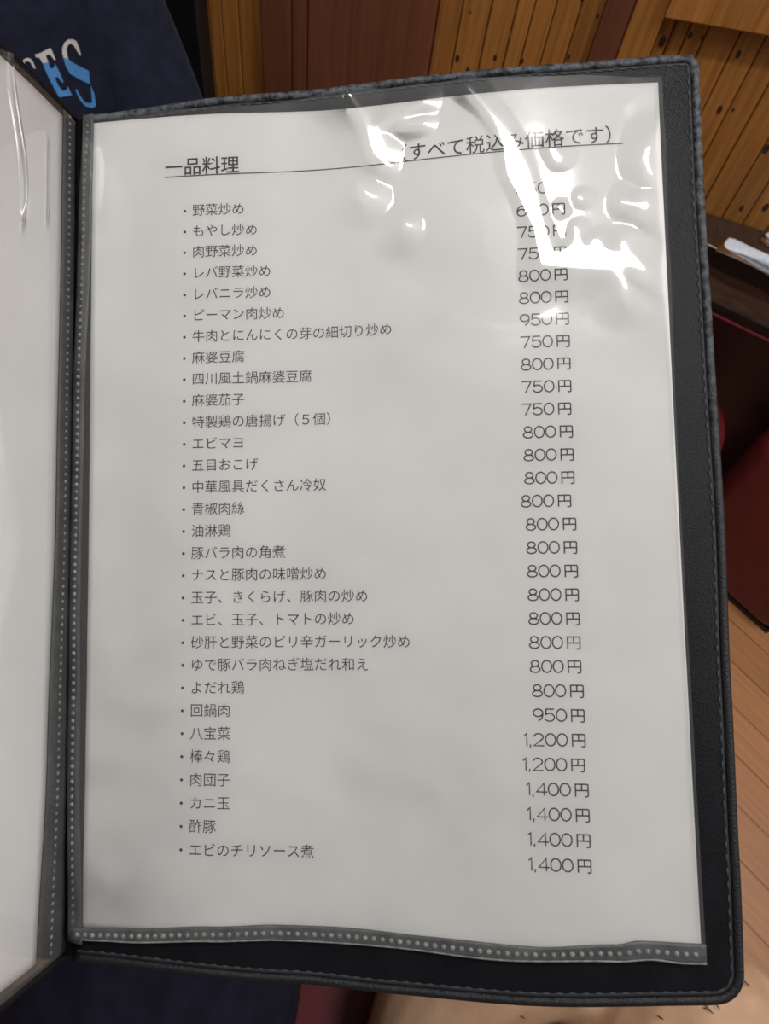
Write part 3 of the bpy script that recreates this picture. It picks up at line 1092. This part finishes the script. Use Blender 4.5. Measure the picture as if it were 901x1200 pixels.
def solve_film():
    U = FU0 + np.arange(FN)
    Vv = FV0 + np.arange(FM)
    base = np.array([[hp(u, v) for u in U] for v in Vv])
    wr = np.array([[wrinkle(u, v) for u in U] for v in Vv])
    Ai = A.transposed()
    cl = (Ai @ (C - O)) * 1000
    ll = (Ai @ (LAMP - O)) * 1000
    P = np.stack([np.broadcast_to(U, (FM, FN)), np.broadcast_to(Vv[:, None], (FM, FN)), base + .75], -1)
    a = np.array(cl) - P
    b = np.array(ll) - P
    a /= np.linalg.norm(a, axis=-1, keepdims=True)
    b /= np.linalg.norm(b, axis=-1, keepdims=True)
    hv = a + b
    gv, gu = np.gradient(base)
    Tu = -hv[..., 0] / hv[..., 2] - gu
    Tv = -hv[..., 1] / hv[..., 2] - gv
    M = np.zeros((FM, FN))
    D = np.full((FM, FN), 1e3)
    for pl in GLARE_SHAPES:
        for (x0, y0, r0), (x1, y1, r1) in zip(pl[:-1], pl[1:]):
            dx, dy = x1 - x0, y1 - y0
            t = np.clip(((P[..., 0] - x0) * dx + (P[..., 1] - y0) * dy) / (dx * dx + dy * dy + 1e-9), 0, 1)
            d = np.hypot(P[..., 0] - x0 - t * dx, P[..., 1] - y0 - t * dy)
            r = (r0 + (r1 - r0) * t) * RF
            M = np.maximum(M, np.clip((r + .55 - d) / 1.1, 0, 1))
            D = np.minimum(D, np.maximum(d - r, 0))
    wv, wu = np.gradient(wr)
    du, dv = wu - Tu, wv - Tv
    # keep the rest of the film turned away from the lamp by a few degrees
    qd = np.hypot(du, dv)
    au, av = du + .03, dv - .06
    an = np.hypot(au, av) + 1e-6
    push = np.maximum(qd, .105)
    ou = np.where(qd < .105, Tu + au / an * push, wu)
    ov = np.where(qd < .105, Tv + av / an * push, wv)
    # next to a glare outline the film slopes off, out of the lamp's reflection
    dv_, du_ = np.gradient(D)
    near = np.clip((16 - D) / 6, 0, 1)
    ou = near * (Tu + KF * du_) + (1 - near) * ou
    ov = near * (Tv + KF * dv_) + (1 - near) * ov
    Gu = M * Tu + (1 - M) * ou
    Gv = M * Tv + (1 - M) * ov
    Wt = 1 + 6 * M
    edge = np.minimum(np.broadcast_to(U - FU0, (FM, FN)), np.broadcast_to((Vv - FV0)[:, None], (FM, FN)))
    Z = .0015 + .3 * np.clip(1 - edge / 9, 0, 1) ** 2
    Wu = (Wt[:, 1:] + Wt[:, :-1]) / 2
    Wv = (Wt[1:] + Wt[:-1]) / 2
    GU = (Gu[:, 1:] + Gu[:, :-1]) / 2
    GV = (Gv[1:] + Gv[:-1]) / 2

    def op(h):
        r = Z * h
        d = Wu * (h[:, 1:] - h[:, :-1])
        r[:, 1:] += d
        r[:, :-1] -= d
        d = Wv * (h[1:] - h[:-1])
        r[1:] += d
        r[:-1] -= d
        return r
    rhs = Z * wr
    rhs[:, 1:] += Wu * GU
    rhs[:, :-1] -= Wu * GU
    rhs[1:] += Wv * GV
    rhs[:-1] -= Wv * GV
    h = wr.copy()
    r = rhs - op(h)
    p = r.copy()
    rs = (r * r).sum()
    for _ in range(900):
        q = op(p)
        al_ = rs / (p * q).sum()
        h += al_ * p
        r -= al_ * q
        rn = (r * r).sum()
        if rn < 1e-9:
            break
        p = r + rn / rs * p
        rs = rn
    print('film height', h.min(), h.max())
    return h


FILM_H = solve_film()
FILM_LIFT = max(0.0, -float(FILM_H.min()) - .45)


def hf(u, v):
    x, y = u - FU0, v - FV0
    if x <= 0 or y <= 0:
        z = wrinkle(u, v)
        k = 0.0
    else:
        x = min(x, FN - 1.001)
        y = min(y, FM - 1.001)
        i, j = int(x), int(y)
        fx, fy = x - i, y - j
        z = ((FILM_H[j, i] * (1 - fx) + FILM_H[j, i + 1] * fx) * (1 - fy) + (FILM_H[j + 1, i] * (1 - fx) + FILM_H[j + 1, i + 1] * fx) * fy)
        z = float(z)
        k = 1.0
    return hp(u, v) + max(0.75 + z, 0.14 + .12 * math.exp(z))


def film_uv(p, q):
    u = -3.5 + p * 214
    v0, v1 = interp(BB, u) + 1.0, interp(FT, u)
    v = v0 + q * (v1 - v0)
    u = -3.5 + p * (interp(FRT, v) + 3.5)
    return u, v


V, F = grid(lambda p, q: P3(*(lambda u, v: (u, v, hf(u, v)))(*film_uv(p, q))), lin(0, .41, 40) + lin(.415, 1, 150), lin(0, .62, 80) + lin(.625, 1, 150))
film = link_mesh('sleeve', V, F, M_FILM, folder, True)
tag(film, 'wrinkled clear plastic sleeve over the printed page')
# welded band along the spine and the bottom, with its row of beads
BL = [(-6, 0.2, -3.4), (55, -2.0, -5.0), (120, -2.8, -5.2), (180, -2.2, -5.0), (262, 0.1, -3.4), (300, 0.6, -1.9)]   # v, inner edge, bead row


def bl(v, k):
    return interp([(q[0], q[k]) for q in BL], v)


mb = MB()
V, F = grid(lambda t, v: P3(bl(v, 1) + (bl(v, 2) - 3.2 - bl(v, 1)) * t, v, hp(0, v) + .55 - 2.6 * t * t), lin(0, 1, 7), lin(-5.5, 300.5, 90),
            lambda t, v: P3(bl(v, 1) + (bl(v, 2) - 3.2 - bl(v, 1)) * t, v, hp(0, v) + .30 - 2.6 * t * t - .3))
mb.add(V, F)
V, F = grid(lambda u, t: P3(u, interp(BT, u) + (interp(BB, u) - interp(BT, u)) * t, hp(u, interp(BT, u)) + 1.0 - .3 * t), lin(-4, 211.3, 110), lin(0, 1, 6),
            lambda u, t: P3(u, interp(BT, u) + (interp(BB, u) - interp(BT, u)) * t, hp(u, interp(BT, u)) + .5 - .3 * t))
mb.add(V, [tuple(reversed(f)) for f in F])
band = mb.build('seam_band', M_BAND, film, True)
tag(band, 'grey welded edge of the clear sleeve')


def bead(mb, c, r, n1=8, n2=5):
    v, f = [], []
    for j in range(n2):
        a = math.pi / 2 * j / n2
        for k in range(n1):
            b = 2 * math.pi * k / n1
            v.append(c + Vector((r * math.cos(a) * math.cos(b), r * math.cos(a) * math.sin(b), r * .7 * math.sin(a))))
    v.append(c + Vector((0, 0, r * .7)))
    for j in range(n2 - 1):
        for k in range(n1):
            f.append((j * n1 + k, j * n1 + (k + 1) % n1, (j + 1) * n1 + (k + 1) % n1, (j + 1) * n1 + k))
    for k in range(n1):
        f.append(((n2 - 1) * n1 + k, (n2 - 1) * n1 + (k + 1) % n1, len(v) - 1))
    mb.add(v, f)


mb = MB()
v = -3.5
while v < 298:
    t = .62
    u = bl(v, 2)
    tt = (u - bl(v, 1)) / (bl(v, 2) - 3.2 - bl(v, 1))
    bead(mb, P3(u, v, hp(0, v) + .5 - 2.6 * tt * tt), .00080 * (1 + .12 * random.random()))
    v += 2.70
u = -1.5
while u < 209:
    b0, b1 = interp(BT, u), interp(BB, u)
    bead(mb, P3(u, b0 + (b1 - b0) * .52, hp(u, b0) + .82), .00088 * (1 + .15 * random.random()))
    u += 2.95
bo = mb.build('bead_row', M_BEAD, band, True)
tag(bo, 'pale row of weld beads')
mb = MB()
path = [P3(u, interp(BB, u) + .25, hp(u, interp(BT, u)) + .85) for u in lin(0, 211.2, 120)]
mb.tube(path, [.00032] * len(path), 6)
mb.build('film_lip', M_BEAD, band, True)

# left sleeve and its band


def lband(v, k):
    return interp([(-10, 16.5 if k else 9.5), (60, 13.0 if k else 7.4), (150, 10.4 if k else 5.8), (262, 9.0 if k else 5.2), (300, 8.6 if k else 5.2)], v)


def lfilm_off(s_, v):
    s0 = 32 + 8 * smooth((v - 255) / 45) + .5 * nz(0, v, 14, 2.2)
    e = math.exp(-((s_ - s0) / 1.4) ** 2) * smooth((v - 236) / 18)
    e2 = math.exp(-((s_ - 19) / 1.0) ** 2) * smooth((v - 246) / 8) * smooth((282 - v) / 8)
    return 1.7 + 2.2 * e + .9 * e2 + .22 * nz(s_, v, 30, 4.4) * smooth((v - 150) / 100)


V, F = grid(lambda s_, v: left_pt(s_, v, lfilm_off(s_, v)), list(reversed(lin(4, 16, 14) + lin(16.5, 22, 20) + lin(22.5, 29, 10) + lin(29.3, 43, 50) + lin(45, 214, 50))), lin(-8, 297, 150))
lfilm = link_mesh('sleeve', V, F, M_FILM, folder, True)
tag(lfilm, 'clear plastic sleeve of the left half')
mb = MB()
V, F = grid(lambda t, v: left_pt(.6 + (lband(v, 1) - .6) * t, v, 1.25), lin(1, 0, 6), lin(-9.5, 299.5, 60), lambda t, v: left_pt(.6 + (lband(v, 1) - .6) * t, v, .9))
mb.add(V, F)
V, F = grid(lambda s_, t: left_pt(s_, -10.5 + 4.5 * t - .012 * s_, 1.3), lin(2, 214, 60), lin(0, 1, 3), lambda s_, t: left_pt(s_, -10.5 + 4.5 * t - .012 * s_, .9))
mb.add(V, F)
lb = mb.build('seam_band', M_BAND, lfilm, True)
mb = MB()
v = -6.0
while v < 297:
    c = left_pt(lband(v, 0), v, 1.35)
    mb2 = MB()
    bead(mb2, Vector((0, 0, 0)), .00082)
    rot = Matrix.Rotation(math.radians(86), 3, 'Y')
    mb.add([c + rot @ q for q in mb2.v], mb2.f)
    v += 2.70
mb.build('bead_row', M_BEAD, lb, True)

# ------------------------------------------------------------------ the sheets
sheet = empty('menu_sheet', MM, 'white printed price list sheet in the right sleeve of the menu folder', 'menu sheet')
V, F = grid(lambda u, v: P3(u, v, hp(u, v)), lin(0, 210, 100), lin(0, 297, 140), lambda u, v: P3(u, v, hp(u, v) - .12))
link_mesh('paper', V, F, M_PAPER, sheet, True)
lsheet = empty('menu_sheet.001', MM, 'blank white sheet margin in the left sleeve of the menu folder', 'menu sheet')
V, F = grid(lambda t, v: left_pt(lband(v, 1) + (212 - lband(v, 1)) * t, v - .005 * 212 * t * (1 if v < 150 else -1), .75), lin(1, 0, 60), lin(-6.5, 295, 80),
            lambda t, v: left_pt(lband(v, 1) + (212 - lband(v, 1)) * t, v - .005 * 212 * t * (1 if v < 150 else -1), .63))
link_mesh('paper', V, F, M_PAPER, lsheet, True)

INKZ = 0.06


def text_outline(s, em_mm, offset):
    cu = bpy.data.curves.new('t', 'FONT')
    cu.body = s
    cu.size = 1.0
    cu.resolution_u = 3
    cu.offset = offset
    ob = bpy.data.objects.new('t', cu)
    COL.objects.link(ob)
    dg = bpy.context.evaluated_depsgraph_get()
    me = bpy.data.meshes.new_from_object(ob.evaluated_get(dg))
    v = [(p.co.x, p.co.y) for p in me.vertices]
    f = [tuple(p.vertices) for p in me.polygons]
    bpy.data.objects.remove(ob)
    bpy.data.curves.remove(cu)
    bpy.data.meshes.remove(me)
    return v, f


# measure the font once
_v, _f = text_outline('口口', 1, 0)
_xs = sorted(x for x, y in _v)
_v1, _ = text_outline('口', 1, 0)
ADV = max(x for x, y in _v) - max(x for x, y in _v1)
MID = (max(y for x, y in _v1) + min(y for x, y in _v1)) / 2
print('FONT', ADV, MID)


def put_text(name, s, u0, vc, pitch, hscale=1.0, offset=-.010, slope=0.0, extra=None):
    m_ = MB()
    k = pitch / ADV
    for i, ch in enumerate(s):
        if ch in ' \u3000':
            continue
        v, f = text_outline(ch, 1, offset)
        if not v:
            continue
        pts = []
        for x, y in v:
            u = u0 + i * pitch + x * k
            vv = vc + (y - MID) * k * hscale + slope * (u - u0)
            pts.append(P3(u, vv, hp(u, vv) + INKZ))
        m_.add(pts, f)
    if extra:
        extra(m_)
    return m_.build(name, M_INK, sheet)


def ribbon(m_, pts, wd, u0, v0):
    """flat pen stroke along pts (mm), laid on the paper"""
    n = len(pts)
    L, Rr = [], []
    for i, (x, y) in enumerate(pts):
        a = pts[max(i - 1, 0)]
        b = pts[min(i + 1, n - 1)]
        if a == b:
            b = (a[0] + .01, a[1])
        if 0 < i < n - 1:
            d1 = Vector((x - a[0], y - a[1])).normalized()
            d2 = Vector((b[0] - x, b[1] - y)).normalized()
            t = d1 + d2
            t = t.normalized() if t.length > 1e-4 else d1
            sc2 = 1 / max(.55, t.dot(d1))
        else:
            t = Vector((b[0] - a[0], b[1] - a[1])).normalized()
            sc2 = 1
            ext = wd * .25 * (-1 if i == 0 else 1)
            x, y = x + t.x * ext, y + t.y * ext
        nx, ny = -t.y * wd / 2 * sc2, t.x * wd / 2 * sc2
        L.append((u0 + x + nx, v0 + y + ny))
        Rr.append((u0 + x - nx, v0 + y - ny))
    V = [P3(u, v, hp(u, v) + INKZ) for u, v in L + Rr]
    F = [(i, n + i, n + i + 1, i + 1) for i in range(n - 1)]
    m_.add(V, F)


def arc(cx, cy, rx, ry, a0, a1, n=14):
    return [(cx + rx * math.cos(math.radians(a0 + (a1 - a0) * i / n)), cy + ry * math.sin(math.radians(a0 + (a1 - a0) * i / n))) for i in range(n + 1)]


DH = 3.7
DIG = {   # strokes in a 3.3 x 3.7 mm cell, origin lower left
    '0': [arc(1.62, DH / 2, 1.54, DH / 2, 90, 450, 28)],
    '1': [[(0.05, 2.95), (0.85, 3.7), (0.85, 0)]],
    '2': [arc(1.5, 2.62, 1.40, 1.08, 165, -35, 12) + [(0.05, 0), (3.05, 0)]],
    '4': [[(3.2, 1.0), (0.05, 1.0), (2.35, 3.7), (2.35, 0)]],
    '5': [[(2.85, 3.7), (0.55, 3.7), (0.35, 2.05)] + arc(1.5, 1.2, 1.5, 1.2, 135, -160, 16)],
    '6': [[(2.7, 3.7)] + arc(2.2, 1.5, 2.05, 2.1, 120, 180, 6) + arc(1.6, 1.15, 1.45, 1.15, 180, 540, 22)],
    '7': [[(0.05, 3.7), (3.0, 3.7), (1.2, 0)]],
    '8': [arc(1.6, 2.78, 1.15, .92, 90, 450, 22), arc(1.6, .95, 1.5, .95, 90, 450, 24)],
    '9': [arc(1.6, 2.55, 1.45, 1.15, 0, 360, 22) + arc(1.0, 2.2, 2.05, 2.2, 0, -70, 8)],
    ',': [[(0.25, 0.35), (0.1, -0.55)]],
}
YEN = [[(0.1, -.1), (0.1, 3.75), (3.85, 3.75)] + [(4.15, 3.5), (4.15, .25)] + arc(3.75, .2, .40, .40, 0, -90, 4) + [(3.1, -.2)],
       [(0.1, 1.75), (4.15, 1.75)], [(2.1, 3.75), (2.1, 1.75)]]


def put_price(s, ur, vc):
    m_ = MB()
    wd = .46
    base = vc - DH / 2
    for st_ in YEN:
        ribbon(m_, st_, wd, ur - 4.3, base)
    u = ur - 5.75
    for ch in reversed(s):
        if ch == ',':
            u -= 1.0
            for st_ in DIG[ch]:
                ribbon(m_, st_, .42, u, base)
            u -= .25
            continue
        wch = 1.6 if ch == '1' else 3.5
        u -= wch
        for st_ in DIG[ch]:
            ribbon(m_, [(x * 1.06, y * 1.06) for x, y in st_], wd, u, base)
        u -= .30
    m_.build('price', M_INK, sheet)


dishes = ['野菜炒め', 'もやし炒め', '肉野菜炒め', 'レバ野菜炒め', 'レバニラ炒め', 'ピーマン肉炒め', '牛肉とにんにくの芽の細切り炒め', '麻婆豆腐', '四川風土鍋麻婆豆腐', '麻婆茄子',
          '特製鶏の唐揚げ（5個）', 'エビマヨ', '五目おこげ', '中華風具だくさん冷奴', '青椒肉絲', '油淋鶏', '豚バラ肉の角煮', 'ナスと豚肉の味噌炒め', '玉子、きくらげ、豚肉の炒め',
          'エビ、玉子、トマトの炒め', '砂肝と野菜のピリ辛ガーリック炒め', 'ゆで豚バラ肉ねぎ塩だれ和え', 'よだれ鶏', '回鍋肉', '八宝菜', '棒々鶏', '肉団子', 'カニ玉', '酢豚', 'エビのチリソース煮']
prices = ['650', '650', '750', '750', '800', '800', '950', '750', '800', '750', '750'] + ['800'] * 12 + ['950', '1,200', '1,200', '1,400', '1,400', '1,400', '1,400']
assert len(dishes) == 30 and len(prices) == 30
V0, DV = 259.9, 7.985
for i, (d_, p_) in enumerate(zip(dishes, prices)):
    vc = V0 - DV * i

    def bullet(m_, vc=vc):
        n = 12
        m_.add([P3(36.8 + .55 * math.cos(2 * math.pi * k / n), vc + .55 * math.sin(2 * math.pi * k / n), hp(36.8, vc) + INKZ) for k in range(n)], [tuple(range(n))])
    put_text('dish_name', d_.replace('5', '５'), 39.6, vc, 4.95, 1.0, -.001, 0.0, bullet)
    ur = 175.9 + (-1.4 if i == 14 else -.3 if i == 10 else .5 if 22 <= i <= 24 else .9 if i >= 26 else 0)
    put_price(p_, ur, vc - .1)
put_text('heading', '一品料理', 29.0, 276.9, 7.12, 1.0, .010)
put_text('heading', '（すべて税込み価格です）', 113.4, 277.2, 7.02, 1.0, .004, .012)
m_ = MB()
ribbon(m_, [(u, 273.4 + (u - 29) * .009) for u in lin(29.2, 196.9, 80)], .38, 0, 0)
ribbon(m_, [(u, 273.4 + (u - 29) * .009) for u in lin(29.2, 57.7, 20)], .42, 0, 0)
m_.build('heading_rule', M_INK, sheet)
